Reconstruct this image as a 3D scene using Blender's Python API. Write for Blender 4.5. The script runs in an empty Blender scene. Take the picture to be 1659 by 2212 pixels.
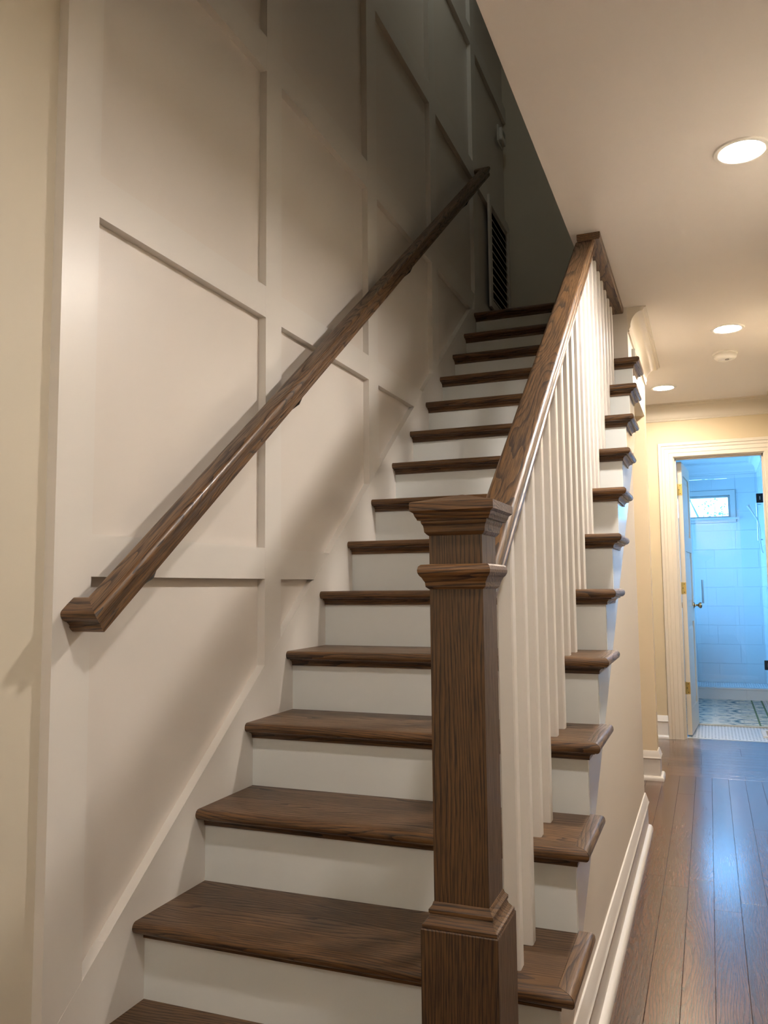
import bpy, bmesh, math, random
from mathutils import Vector, Matrix

random.seed(7)
SC = bpy.context.scene
COL = SC.collection

# ---------------------------------------------------------------- camera
cam_data = bpy.data.cameras.new('camera')
cam = bpy.data.objects.new('camera', cam_data)
COL.objects.link(cam)
SC.camera = cam
cam_data.sensor_fit = 'AUTO'
cam_data.sensor_width = 36.0
cam_data.lens = 1778.288 * 36.0 / 2212.0
cam_data.clip_start = 0.02
RGT = Vector((0.9306748, 0.3657347, -0.0090895))
DWN = Vector((-0.0418268, 0.0816874, -0.9957799))
FWD = Vector((-0.3634487, 0.9271275, 0.0913219))
m = Matrix.Identity(4)
for i in range(3):
    m[i][0] = RGT[i]
    m[i][1] = -DWN[i]
    m[i][2] = -FWD[i]
m.translation = (1.29281, -1.17074, 1.15586)
cam.matrix_world = m

# ---------------------------------------------------------------- daylight and exposure
world = bpy.data.worlds.new('sky')
SC.world = world
world.use_nodes = True
wn = world.node_tree.nodes
wn['Background'].inputs['Color'].default_value = (0.20, 0.53, 1.0, 1)
wn['Background'].inputs['Strength'].default_value = 2.7
SC.view_settings.view_transform = 'Standard'
SC.view_settings.look = 'None'
SC.view_settings.gamma = 1.0
SC.view_settings.use_curve_mapping = False
SC.view_settings.exposure = 3.12
SC.render.film_transparent = False
SC.cycles.max_bounces = 10
SC.cycles.diffuse_bounces = 6
SC.cycles.glossy_bounces = 4
SC.cycles.transmission_bounces = 8
SC.cycles.transparent_max_bounces = 16
SC.cycles.sample_clamp_indirect = 6.0
SC.cycles.caustics_reflective = False
SC.cycles.caustics_refractive = False
SC.cycles.use_denoising = True

LAMP_COLOR = (1.0, 0.915, 0.835)
LAMP_WARM = (1.0, 0.86, 0.70)
LAMP_POWER = 78.0          # radiance of a diffuser disc

# ---------------------------------------------------------------- dimensions (metres)
RISE = 0.19
RUN = 0.24679
OVER = 0.0479              # nosing overhang
THICK = 0.027
NOSE = THICK / 2
OFFS = [(0.0, -0.003), (-0.011, -0.0026), (-0.0049, 0.0022), (-0.0044, 0.0004), (0.0044, 0.0018),
        (0.0087, 0.0044), (0.0064, 0.0046), (0.0054, 0.0017), (0.0053, -0.0001), (0.0029, -0.0045),
        (0.0005, -0.0027), (-0.0012, -0.0032), (-0.0009, -0.0057), (-0.0029, -0.0035), (-0.0081, 0.0101)]
SLOPE = RISE / RUN
XR = 0.985                 # right end of the risers
XN = 1.023                 # right end of the treads
XIN = 0.86                 # stairwell side of the wall above the stair
XH = 0.966                 # hall side of the wall under and beyond the stair
CEIL = 2.55
YH = 3.035                 # where the wall beyond the balusters starts
YC = 4.10                  # far side of the side opening
YC2 = 4.22
YD = 5.53                  # far hall wall
YD2 = 5.65
XW = 1.84                  # right hall wall
YCORNER = 4.74             # far wall of the stairwell
LAND = 15 * RISE + 0.0101
TOPZ = 5.3
Y0 = 0.203                 # panelling starts
BACK = -3.6

def ty(k): return k * RUN + OFFS[k - 1][0]
def tz(k): return k * RISE + OFFS[k - 1][1]

# ---------------------------------------------------------------- materials
def nmat(name):
    mt = bpy.data.materials.new(name)
    mt.use_nodes = True
    return mt, mt.node_tree.nodes, mt.node_tree.links, mt.node_tree.nodes['Principled BSDF']

def paint(name, col, rough=0.45, bump=0.0, scale=180.0, spec=0.5):
    mt, n, l, b = nmat(name)
    b.inputs['Roughness'].default_value = rough
    b.inputs['Specular IOR Level'].default_value = spec
    tc = n.new('ShaderNodeTexCoord')
    ns = n.new('ShaderNodeTexNoise')
    ns.inputs['Scale'].default_value = 2.3
    ns.inputs['Detail'].default_value = 3
    l.new(tc.outputs['Object'], ns.inputs['Vector'])
    mx = n.new('ShaderNodeMix'); mx.data_type = 'RGBA'
    mx.inputs[6].default_value = (*[c * 0.975 for c in col], 1)
    mx.inputs[7].default_value = (*[min(1, c * 1.02) for c in col], 1)
    l.new(ns.outputs['Fac'], mx.inputs[0])
    l.new(mx.outputs[2], b.inputs['Base Color'])
    if bump:
        n2 = n.new('ShaderNodeTexNoise')
        n2.inputs['Scale'].default_value = scale
        n2.inputs['Detail'].default_value = 2
        l.new(tc.outputs['Object'], n2.inputs['Vector'])
        bp = n.new('ShaderNodeBump')
        bp.inputs['Strength'].default_value = bump
        bp.inputs['Distance'].default_value = 0.002
        l.new(n2.outputs['Fac'], bp.inputs['Height'])
        l.new(bp.outputs['Normal'], b.inputs['Normal'])
    return mt

def plain(name, col, rough=0.5, metal=0.0, spec=0.5):
    mt, n, l, b = nmat(name)
    b.inputs['Base Color'].default_value = (*col, 1)
    b.inputs['Roughness'].default_value = rough
    b.inputs['Metallic'].default_value = metal
    b.inputs['Specular IOR Level'].default_value = spec
    return mt

def wood(name, axis, base, dark, ring=34.0, rough=0.34, contrast=1.0, warp=3.2, vary=0.18, coat=0.12, wax=1.0, cior=1.5, crough=0.18, porew=0.55, pores=330.0, jit_amt=0.55, spec=0.5):
    """oak stained dark: rings stretched along one axis, dark pore lines, per-board variation"""
    mt, n, l, b = nmat(name)
    tc = n.new('ShaderNodeTexCoord')
    oi = n.new('ShaderNodeObjectInfo')
    sp = n.new('ShaderNodeSeparateXYZ')
    l.new(tc.outputs['Object'], sp.inputs[0])
    cb = n.new('ShaderNodeCombineXYZ')
    order = {'x': (1, 2, 0), 'y': (0, 2, 1), 'z': (0, 1, 2)}[axis]
    for i in range(3):
        l.new(sp.outputs[order[i]], cb.inputs[i])
    rnd = n.new('ShaderNodeMath'); rnd.operation = 'MULTIPLY'; rnd.inputs[1].default_value = 37.0
    l.new(oi.outputs['Random'], rnd.inputs[0])
    shift = n.new('ShaderNodeVectorMath'); shift.operation = 'ADD'
    l.new(cb.outputs[0], shift.inputs[0]); l.new(rnd.outputs[0], shift.inputs[1])

    def scaled(v):
        s = n.new('ShaderNodeVectorMath'); s.operation = 'MULTIPLY'; s.inputs[1].default_value = v
        l.new(shift.outputs[0], s.inputs[0])
        return s
    low = n.new('ShaderNodeTexNoise'); low.inputs['Scale'].default_value = 1.0
    low.inputs['Detail'].default_value = 1.5; low.inputs['Roughness'].default_value = 0.4
    l.new(scaled((11.0, 11.0, 1.5)).outputs[0], low.inputs['Vector'])
    s2 = n.new('ShaderNodeSeparateXYZ'); l.new(shift.outputs[0], s2.inputs[0])
    a1 = n.new('ShaderNodeMath'); a1.operation = 'MULTIPLY'; a1.inputs[1].default_value = ring
    l.new(s2.outputs[0], a1.inputs[0])
    a2 = n.new('ShaderNodeMath'); a2.operation = 'MULTIPLY_ADD'; a2.inputs[1].default_value = ring * 1.3
    l.new(s2.outputs[1], a2.inputs[0]); l.new(a1.outputs[0], a2.inputs[2])
    a3 = n.new('ShaderNodeMath'); a3.operation = 'MULTIPLY_ADD'; a3.inputs[1].default_value = warp * 4.0
    l.new(low.outputs['Fac'], a3.inputs[0]); l.new(a2.outputs[0], a3.inputs[2])
    jit = n.new('ShaderNodeTexNoise'); jit.inputs['Scale'].default_value = 1.0
    jit.inputs['Detail'].default_value = 2
    l.new(scaled((60.0, 60.0, 9.0)).outputs[0], jit.inputs['Vector'])
    a4 = n.new('ShaderNodeMath'); a4.operation = 'MULTIPLY_ADD'; a4.inputs[1].default_value = jit_amt
    l.new(jit.outputs['Fac'], a4.inputs[0]); l.new(a3.outputs[0], a4.inputs[2])
    fr = n.new('ShaderNodeMath'); fr.operation = 'FRACT'
    l.new(a4.outputs[0], fr.inputs[0])
    rp = n.new('ShaderNodeValToRGB')
    e = rp.color_ramp.elements
    e[0].position = 0.0; e[0].color = (1, 1, 1, 1)
    e[1].position = 1.0; e[1].color = (0, 0, 0, 1)
    e.new(0.10).color = (0.85, 0.85, 0.85, 1)
    e.new(0.30).color = (0.30, 0.30, 0.30, 1)
    e.new(0.60).color = (0.08, 0.08, 0.08, 1)
    e.new(0.93).color = (0.12, 0.12, 0.12, 1)
    l.new(fr.outputs[0], rp.inputs[0])
    pore = n.new('ShaderNodeTexNoise'); pore.inputs['Scale'].default_value = 1.0
    pore.inputs['Detail'].default_value = 3; pore.inputs['Roughness'].default_value = 0.65
    l.new(scaled((pores, pores, 14.0)).outputs[0], pore.inputs['Vector'])
    pr = n.new('ShaderNodeMapRange'); pr.inputs['From Min'].default_value = 0.42; pr.inputs['From Max'].default_value = 0.72
    l.new(pore.outputs['Fac'], pr.inputs['Value'])
    ad = n.new('ShaderNodeMath'); ad.operation = 'MULTIPLY_ADD'; ad.inputs[1].default_value = porew * contrast
    l.new(pr.outputs[0], ad.inputs[0])
    m0 = n.new('ShaderNodeMath'); m0.operation = 'MULTIPLY'; m0.inputs[1].default_value = 0.85 * contrast
    l.new(rp.outputs['Color'], m0.inputs[0]); l.new(m0.outputs[0], ad.inputs[2]); ad.use_clamp = True
    mx = n.new('ShaderNodeMix'); mx.data_type = 'RGBA'
    mx.inputs[6].default_value = (*base, 1); mx.inputs[7].default_value = (*dark, 1)
    l.new(ad.outputs[0], mx.inputs[0])
    # slow tone change in a board, and from board to board
    tone = n.new('ShaderNodeTexNoise'); tone.inputs['Scale'].default_value = 1.0
    l.new(scaled((14.0, 14.0, 2.0)).outputs[0], tone.inputs['Vector'])
    tr = n.new('ShaderNodeMapRange'); tr.inputs['From Min'].default_value = 0.3; tr.inputs['From Max'].default_value = 0.7
    tr.inputs['To Min'].default_value = 0.78; tr.inputs['To Max'].default_value = 1.22
    l.new(tone.outputs['Fac'], tr.inputs['Value'])
    vr = n.new('ShaderNodeMapRange'); vr.inputs['To Min'].default_value = 1 - vary; vr.inputs['To Max'].default_value = 1 + vary
    l.new(oi.outputs['Random'], vr.inputs['Value'])
    mm = n.new('ShaderNodeMath'); mm.operation = 'MULTIPLY'
    l.new(tr.outputs[0], mm.inputs[0]); l.new(vr.outputs[0], mm.inputs[1])
    sc = n.new('ShaderNodeVectorMath'); sc.operation = 'SCALE'
    l.new(mx.outputs[2], sc.inputs[0]); l.new(mm.outputs[0], sc.inputs['Scale'])
    l.new(sc.outputs[0], b.inputs['Base Color'])
    rr = n.new('ShaderNodeMapRange'); rr.inputs['To Min'].default_value = rough; rr.inputs['To Max'].default_value = rough + 0.16
    l.new(ad.outputs[0], rr.inputs['Value']); l.new(rr.outputs[0], b.inputs['Roughness'])
    bp = n.new('ShaderNodeBump'); bp.inputs['Strength'].default_value = 0.25 * wax; bp.inputs['Distance'].default_value = 0.0008
    bp.invert = True
    l.new(ad.outputs[0], bp.inputs['Height']); l.new(bp.outputs['Normal'], b.inputs['Normal'])
    b.inputs['Coat Weight'].default_value = coat
    b.inputs['Coat Roughness'].default_value = crough
    b.inputs['Coat IOR'].default_value = cior
    b.inputs['Specular IOR Level'].default_value = spec
    return mt

def emitter(name, col, strength):
    mt = bpy.data.materials.new(name); mt.use_nodes = True
    n = mt.node_tree.nodes; n.clear()
    o = n.new('ShaderNodeOutputMaterial'); e = n.new('ShaderNodeEmission')
    e.inputs['Color'].default_value = (*col, 1); e.inputs['Strength'].default_value = strength
    mt.node_tree.links.new(e.outputs[0], o.inputs[0])
    return mt

def glass(name, tint, refl=1.0):
    mt = bpy.data.materials.new(name); mt.use_nodes = True
    n = mt.node_tree.nodes; l = mt.node_tree.links; n.clear()
    o = n.new('ShaderNodeOutputMaterial')
    t = n.new('ShaderNodeBsdfTransparent'); t.inputs['Color'].default_value = (*tint, 1)
    g = n.new('ShaderNodeBsdfGlossy'); g.inputs['Roughness'].default_value = 0.0
    f = n.new('ShaderNodeFresnel'); f.inputs['IOR'].default_value = 1.5
    k = n.new('ShaderNodeMath'); k.operation = 'MULTIPLY'; k.inputs[1].default_value = refl
    mx = n.new('ShaderNodeMixShader')
    l.new(f.outputs[0], k.inputs[0]); l.new(k.outputs[0], mx.inputs[0])
    l.new(t.outputs[0], mx.inputs[1]); l.new(g.outputs[0], mx.inputs[2]); l.new(mx.outputs[0], o.inputs[0])
    return mt

TRIM = paint('trim_paint', (0.66, 0.63, 0.592), 0.34, 0.05, 240)
PANEL = paint('panel_paint', (0.65, 0.605, 0.56), 0.36, 0.08, 220)
RISER = paint('riser_paint', (0.68, 0.705, 0.70), 0.42, 0.03, 240)
BEIGE = paint('beige_wall_paint', (0.555, 0.505, 0.41), 0.6, 0.06, 160)
YELLOW = paint('yellow_wall_paint', (0.57, 0.465, 0.305), 0.6, 0.06, 160)
GREIGE = paint('greige_wall_paint', (0.63, 0.583, 0.522), 0.62, 0.06, 160)
JAMB = paint('cream_wall_paint', (0.70, 0.60, 0.44), 0.55, 0.05, 160)
STRING = paint('stringer_paint', (0.60, 0.585, 0.555), 0.2, 0.02, 240)
WELL = paint('stairwell_wall_paint', (0.62, 0.56, 0.46), 0.6, 0.06, 160)
CEILP = paint('ceiling_paint', (0.69, 0.65, 0.625), 0.8, 0.05, 120)
CROWN = paint('crown_paint', (0.61, 0.55, 0.46), 0.4)
BATHW = paint('bath_wall_paint', (0.70, 0.73, 0.74), 0.5)
BASEC = (0.152, 0.074, 0.0255); DARKC = (0.020, 0.009, 0.005)
WOOD_X = wood('stained_oak_across', 'x', BASEC, DARKC, ring=85, warp=3.4, porew=0.75, jit_amt=0.7)
WOOD_Y = wood('stained_oak_along', 'y', BASEC, DARKC, ring=70, warp=3.4, porew=0.75, jit_amt=0.7)
WOOD_Z = wood('stained_oak_upright', 'z', (0.088, 0.044, 0.0165), (0.012, 0.006, 0.003), ring=150, warp=2.6, coat=0.06, porew=0.95, pores=420.0, jit_amt=1.1)
RAIL_Y = wood('rail_oak', 'y', (0.19, 0.095, 0.034), (0.024, 0.011, 0.005), ring=48, warp=5.0, rough=0.34, coat=0.15, porew=0.9)
FLOOR_Y = wood('floor_oak_along', 'y', (0.105, 0.037, 0.0095), (0.024, 0.009, 0.003), ring=95, warp=3.4, rough=0.42, contrast=0.75, vary=0.16, coat=1.0, cior=1.78, crough=0.19, porew=0.8, spec=0.1)
FLOOR_X = wood('floor_oak_across', 'x', (0.105, 0.037, 0.0095), (0.024, 0.009, 0.003), ring=95, warp=3.4, rough=0.42, contrast=0.75, vary=0.38, coat=1.0, cior=1.78, crough=0.19, porew=0.8, spec=0.1)
BRASS = plain('brass', (0.80, 0.58, 0.20), 0.28, 1.0)
KNOBM = plain('aged_brass', (0.42, 0.30, 0.17), 0.25, 1.0)
NICKEL = plain('nickel', (0.72, 0.75, 0.74), 0.32, 1.0)
DARKM = plain('dark_metal', (0.05, 0.055, 0.06), 0.35, 0.6)
SCREW = plain('screw_head', (0.10, 0.07, 0.03), 0.4, 0.7)
BLACK = plain('duct_black', (0.006, 0.006, 0.006), 0.9, 0, 0.1)
PLASTIC = plain('white_plastic', (0.74, 0.72, 0.68), 0.4)
GAP = plain('joint_dark', (0.018, 0.011, 0.007), 0.8)
GROUT = plain('tile_grout', (0.68, 0.72, 0.73), 0.8)
TILE = paint('glazed_tile', (0.68, 0.72, 0.73), 0.12)
CLEAR = glass('clear_glass', (0.97, 0.99, 0.99))
SHGLASS = glass('shower_glass', (0.94, 0.97, 0.99), 1.3)
LIT = emitter('lamp_diffuser', LAMP_COLOR, LAMP_POWER)
LIT_DIM = emitter('dim_lamp_diffuser', LAMP_COLOR, LAMP_POWER*0.6)
LIT_NEAR = emitter('near_lamp_diffuser', LAMP_COLOR, LAMP_POWER*1.25)
LIT_FOOT = emitter('foot_lamp_diffuser', LAMP_COLOR, LAMP_POWER*0.8)
LIT_WARM = emitter('warm_lamp_diffuser', LAMP_WARM, LAMP_POWER)

# ---------------------------------------------------------------- mesh helpers
class MB:
    def __init__(s): s.v = []; s.f = []
    def box(s, x0, x1, y0, y1, z0, z1, ch=0.0):
        if ch <= 0:
            i = len(s.v)
            s.v += [(x0, y0, z0), (x1, y0, z0), (x1, y1, z0), (x0, y1, z0), (x0, y0, z1), (x1, y0, z1), (x1, y1, z1), (x0, y1, z1)]
            s.f += [(i, i+3, i+2, i+1), (i+4, i+5, i+6, i+7), (i, i+1, i+5, i+4), (i+1, i+2, i+6, i+5), (i+2, i+3, i+7, i+6), (i+3, i, i+4, i+7)]
            return s
        bm = bmesh.new()
        r = bmesh.ops.create_cube(bm, size=1.0)
        for v in bm.verts:
            v.co = ((x0+x1)/2 + v.co.x*(x1-x0), (y0+y1)/2 + v.co.y*(y1-y0), (z0+z1)/2 + v.co.z*(z1-z0))
        bmesh.ops.bevel(bm, geom=list(bm.edges), offset=ch, segments=1, affect='EDGES')
        s.take(bm); bm.free()
        return s
    def take(s, bm):
        i = len(s.v); bm.verts.index_update()
        s.v += [tuple(v.co) for v in bm.verts]
        s.f += [tuple(i + v.index for v in f.verts) for f in bm.faces]
    def prism(s, poly, axis, a, b):
        """poly in the two other axes (order x,y,z without axis), extruded along axis from a to b"""
        def P(p, t):
            return {'x': (t, p[0], p[1]), 'y': (p[0], t, p[1]), 'z': (p[0], p[1], t)}[axis]
        i = len(s.v); n = len(poly)
        s.v += [P(p, a) for p in poly] + [P(p, b) for p in poly]
        s.f += [tuple(i + j for j in range(n)), tuple(i + n + j for j in reversed(range(n)))]
        s.f += [(i + j, i + n + j, i + n + (j+1) % n, i + (j+1) % n) for j in range(n)]
        return s
    def loft(s, rings, cap=True, closed=True):
        """rings: list of equal-length point loops"""
        i = len(s.v); n = len(rings[0])
        for r in rings: s.v += [tuple(p) for p in r]
        for k in range(len(rings) - 1):
            for j in range(n if closed else n - 1):
                a = i + k*n + j; b = i + k*n + (j+1) % n
                s.f.append((a, b, b + n, a + n))
        if cap:
            s.f.append(tuple(i + j for j in reversed(range(n))))
            s.f.append(tuple(i + (len(rings)-1)*n + j for j in range(n)))
        return s
    def lathe(s, prof, c, axis='z', n=32, cap=True):
        """prof: (radius, height) list"""
        rings = []
        for r, h in prof:
            ring = []
            for k in range(n):
                a = 2*math.pi*k/n; u, w = r*math.cos(a), r*math.sin(a)
                if axis == 'z': ring.append((c[0]+u, c[1]+w, c[2]+h))
                elif axis == 'x': ring.append((c[0]+h, c[1]+u, c[2]+w))
                else: ring.append((c[0]+u, c[1]+h, c[2]+w))
            rings.append(ring)
        return s.loft(rings, cap)
    def tube(s, pts, r, n=10):
        rings = []
        P = [Vector(p) for p in pts]
        up = Vector((0.13, 0.31, 0.94)).normalized()
        for k, p in enumerate(P):
            d = (P[min(k+1, len(P)-1)] - P[max(k-1, 0)]).normalized()
            x = d.cross(up).normalized(); y = x.cross(d)
            rr = r[k] if isinstance(r, (list, tuple)) else r
            rings.append([p + x*rr*math.cos(2*math.pi*j/n) + y*rr*math.sin(2*math.pi*j/n) for j in range(n)])
        return s.loft(rings)
    def build(s, name, mat, parent=None, smooth=None):
        me = bpy.data.meshes.new(name)
        me.from_pydata(s.v, [], s.f)
        bm = bmesh.new(); bm.from_mesh(me)
        bmesh.ops.recalc_face_normals(bm, faces=bm.faces[:])
        bm.to_mesh(me); bm.free()
        me.materials.append(mat)
        o = bpy.data.objects.new(name, me)
        COL.objects.link(o)
        if parent: o.parent = parent
        if smooth is not None:
            for p in me.polygons: p.use_smooth = True
            me.set_sharp_from_angle(angle=math.radians(smooth))
        return o

def B(*a, **k): return MB().box(*a, **k)
def empty(name, loc=(0, 0, 0)):
    o = bpy.data.objects.new(name, None); o.location = loc
    o.empty_display_size = 0.05
    COL.objects.link(o)
    return o
def keep(o, parent):
    """parent without moving: parts are modelled in world coordinates"""
    o.parent = parent
    o.matrix_parent_inverse = Matrix.Translation(-parent.location)
    return o
def tag(o, label, cat, group=None):
    o['label'] = label; o['category'] = cat; o['kind'] = 'thing'
    if group: o['group'] = group
    return o
def struct(o, label=None):
    o['kind'] = 'structure'
    if label: o['label'] = label
    return o

def sweep(path, prof, up=Vector((0, 0, 1)), flip=1):
    """mitred sweep of a (out, up) profile along a planar path; out is to the right of travel when flip=1"""
    P = [Vector(p) for p in path]; rings = []
    dirs = [(P[i+1]-P[i]).normalized() for i in range(len(P)-1)]
    for i, p in enumerate(P):
        d0 = dirs[max(i-1, 0)]; d1 = dirs[min(i, len(dirs)-1)]
        o0 = d0.cross(up).normalized()*flip; o1 = d1.cross(up).normalized()*flip
        o = (o0 + o1).normalized(); k = 1.0/max(0.2, o.dot(o1))
        rings.append([p + o*(a*k) + up*b for a, b in prof])
    return MB().loft(rings)

# ================================================================= ROOM
# ---- floor: planks along the hall, then across beyond it
floor = struct(empty('floor'))
keep(B(-1.6, XW + 0.05, BACK - 0.05, 5.62, -0.05, -0.006).build('subfloor', GAP), floor)
XP = [1.172 + 0.0905 * i for i in range(-13, 9)]
pl_cache = {}
def plank(x0, x1, y0, y1, mat):
    key = (round(x1-x0, 4), round(y1-y0, 4), mat.name)
    if key not in pl_cache:
        hx, hy = (x1-x0)/2 - 0.0004, (y1-y0)/2 - 0.0003
        o = B(-hx, hx, -hy, hy, -0.012, 0.0, ch=0.0007).build('plank', mat)
        pl_cache[key] = o
    else:
        o = pl_cache[key].copy(); COL.objects.link(o)
    o.location = ((x0+x1)/2, (y0+y1)/2, 0)
    o.parent = floor
rp = random.Random(3)
YX = 4.26
for i in range(len(XP) - 1):
    x0, x1 = XP[i], XP[i+1]
    if x0 >= XW: continue
    x1 = min(x1, XW)
    if x1 - x0 < 0.01: continue
    if x1 < 0.95:
        segs = [(-2.2, 0.30)]
        if x1 < 0.0: continue
        for (a, b) in segs: plank(x0, x1, a, b, FLOOR_Y)
        plank(x0, x1, 3.0, YX, FLOOR_Y)
        continue
    y = -2.2 + rp.choice([0, .3, .6])
    cuts = [-2.2]
    while y < YX - 0.5:
        y += rp.choice([1.5, 1.9, 2.4]); cuts.append(min(y, YX))
    if cuts[-1] < YX: cuts.append(YX)
    for a, b in zip(cuts, cuts[1:]):
        if b - a > 0.02: plank(x0, x1, a, b, FLOOR_Y)
y = YX
while y < 5.60:
    y1 = min(y + 0.0905, 5.605)
    if y1 - y < 0.012: break
    cx = [-1.5, -0.3 + rp.choice([0, .3, .6]), 1.0 + rp.choice([0, .2, .45]), XW]
    for a, b in zip(cx, cx[1:]): plank(a, b, y, y1, FLOOR_X)
    y = y1
keep(B(-0.02, XW, BACK, -2.2, -0.012, 0).build('floor_behind', FLOOR_Y), floor)

# ---- ceiling of the hall with the stair opening (x < edge, y > 0.2)
XE = 0.834
ceiling = struct(empty('ceiling'))
cm = MB()
cm.box(XE, XW + 0.1, BACK, YD2, CEIL, CEIL + 0.28)
cm.box(-1.6, XE, BACK, 0.2, CEIL, CEIL + 0.28)
cm.box(-1.6, XE, YCORNER, YD2, CEIL, CEIL + 0.28)
keep(cm.build('ceiling_board', CEILP), ceiling)
keep(B(-0.1, XE + 0.1, 0.1, YCORNER + 0.1, TOPZ, TOPZ + 0.1).build('upper_ceiling', CEILP), ceiling)

# ---- left wall: plaster plane 2 cm behind the panel boards
wall_left = struct(empty('wall_left'))
keep(B(-0.14, -0.026, BACK, Y0 + 0.001, 0, CEIL + 0.3).build('beige_plaster', BEIGE), wall_left)
keep(B(-0.14, -0.026, Y0 + 0.001, YCORNER + 0.12, 0, TOPZ).build('panel_backing', PANEL), wall_left)
STILES = [(0.203, 0.318), (1.10, 1.204), (1.967, 2.075), (2.85, 2.957), (3.735, 3.845)]
RAILS = [(1.186, 1.283), (2.027, 2.130), (2.866, 2.985), (3.752, 3.865), (4.662, 4.775)]
def skirt_top(y): return SLOPE * y + 0.072
for a, b in STILES:
    z0 = max(0.0, SLOPE * a - 0.3) if a > 0.3 else skirt_top(a) + 0.15
    keep(B(-0.027, 0.0, a, b, z0, TOPZ).build('stile', TRIM), wall_left)
bays = [(STILES[i][1], STILES[i+1][0]) for i in range(4)] + [(STILES[4][1], YCORNER)]
for z0, z1 in RAILS:
    for a, b in bays:
        ya = a; yb = min(b, (z1 - 0.072) / SLOPE)
        if z1 < skirt_top(a) or yb - ya < 0.05: continue
        if b > YCORNER - 0.01:
            if z0 < 3.0: continue
        yl = min(b, (z0 - 0.072) / SLOPE + 0.02)
        poly = [(ya, z0), (max(ya, min(yl, b)), z0), (min(yb, b), z1), (ya, z1)]
        keep(MB().prism(poly, 'x', -0.027, -0.0003).build('rail', TRIM), wall_left)
yk = (2.985 - 0.072) / SLOPE
keep(MB().prism([(Y0, skirt_top(Y0)), (Y0 + 0.115, skirt_top(Y0 + 0.115)), (Y0 + 0.115, skirt_top(Y0) + 0.15), (Y0, skirt_top(Y0) + 0.15)], 'x', -0.027, 0.0).build('stile', TRIM), wall_left)
poly = [(Y0, 0.0), (0.75, 0.0), (3.70, 2.4), (YCORNER, 2.5), (YCORNER, LAND + 0.15), (3.72, LAND + 0.15), (3.70, skirt_top(3.62) + 0.02), (3.62, skirt_top(3.62)), (Y0, skirt_top(Y0))]
keep(MB().prism(poly, 'x', -0.027, 0.0005).build('skirt_board', TRIM), wall_left)

# ---- far stairwell wall, upper walls
wall_back = struct(empty('wall_back'))
keep(B(-0.14, XE + 0.1, YCORNER, YCORNER + 0.12, 2.6, TOPZ).build('plaster', WELL), wall_back)
wall_right = struct(empty('wall_upper'))
keep(B(XE, XE + 0.1, 0.2, YCORNER + 0.1, CEIL + 0.28, TOPZ).build('plaster', WELL), wall_right)
keep(B(XE, XE + 0.1, 0.1, 0.2, CEIL + 0.28, TOPZ).build('corner_plaster', WELL), wall_right)
keep(B(-0.14, XE, 0.1, 0.2, CEIL + 0.28, TOPZ).build('front_plaster', WELL), wall_right)
wall_right.name = 'wall_upper'

# ---- wall under the stair, header over the side opening, its far jamb
wall_stair = struct(empty('wall_stair'))
poly = [(0.36, 0.0), (YH, 0.0), (YH, SLOPE*YH - 0.30), (0.42, SLOPE*0.42 - 0.30)]
keep(MB().prism(poly, 'x', XIN, XH).build('plaster', GREIGE), wall_stair)
hd = MB()
hd.box(XIN, XH, YH, YC, 2.20, CEIL + 0.02)
keep(hd.build('header', GREIGE), wall_stair)
keep(B(XIN - 0.03, XE + 0.001, YH, YCORNER, 2.2, CEIL + 0.28).build('inner_plaster', WELL), wall_stair)
keep(B(-0.14, XH, YC, YC2, 0, CEIL + 0.02).build('jamb_wall', JAMB), wall_stair)
keep(B(-0.14, -0.02, YH, YC2, 0, 2.2).build('closet_plaster', YELLOW), wall_stair)
keep(B(-0.02, XIN, YH - 0.1, YH, 0, 2.0).build('closet_front', YELLOW), wall_stair)
keep(B(-0.02, XIN, YH, YC, 2.2, 2.24).build('soffit', CEILP), wall_stair)

# ---- far hall wall with the bathroom doorway, right hall wall, wall behind the camera
DX0, DX1, DZ = 1.083, 1.711, 2.133
wall_far = struct(empty('wall_far'))
fw = MB()
fw.box(-1.6, DX0 - 0.02, YD, YD2, 0, CEIL + 0.02)
fw.box(DX1 + 0.02, XW + 0.1, YD, YD2, 0, CEIL + 0.02)
fw.box(DX0 - 0.02, DX1 + 0.02, YD, YD2, DZ + 0.02, CEIL + 0.02)
keep(fw.build('plaster', YELLOW), wall_far)
wall_hall = struct(empty('wall_right'))
keep(B(XW, XW + 0.1, BACK, YD2, 0, CEIL + 0.02).build('plaster', BEIGE), wall_hall)
wall_front = struct(empty('wall_front'))
keep(B(-0.14, XW + 0.1, BACK - 0.1, BACK, 0, CEIL + 0.02).build('plaster', BEIGE), wall_front)
wall_end = struct(empty('wall_end'))
keep(B(-1.7, -1.6, YC2 - 0.1, YD2, 0, CEIL + 0.02).build('plaster', YELLOW), wall_end)
keep(B(-1.6, -0.02, YC2 - 0.1, YC2, 0, CEIL + 0.02).build('return_plaster', YELLOW), wall_end)

# ---- crown moulding
CR = [(0.0, -0.125), (0.008, -0.125), (0.010, -0.119), (0.006, -0.114), (0.010, -0.108)]
for k in range(0, 9):
    a = math.radians(90*k/8)
    CR.append((0.014 + 0.060*(1-math.cos(a)) , -0.100 + 0.078*math.sin(a)))
CR += [(0.076, -0.018), (0.080, -0.014), (0.080, -0.008), (0.090, -0.006), (0.092, 0.0), (0.0, 0.0)]
def crown(name, path, flip):
    o = sweep(path, CR, flip=flip).build(name, CROWN, smooth=35)
    return struct(o)
crown('trim_1', [(XH, YH + 0.01, CEIL), (XH, YC2, CEIL), (-1.55, YC2, CEIL)], 1)
crown('trim_2', [(-1.55, YD, CEIL), (XW, YD, CEIL), (XW, BACK, CEIL)], 1)
crown('trim_3', [(-0.02, BACK, CEIL), (-0.02, 0.1, CEIL)], 1)

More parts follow.
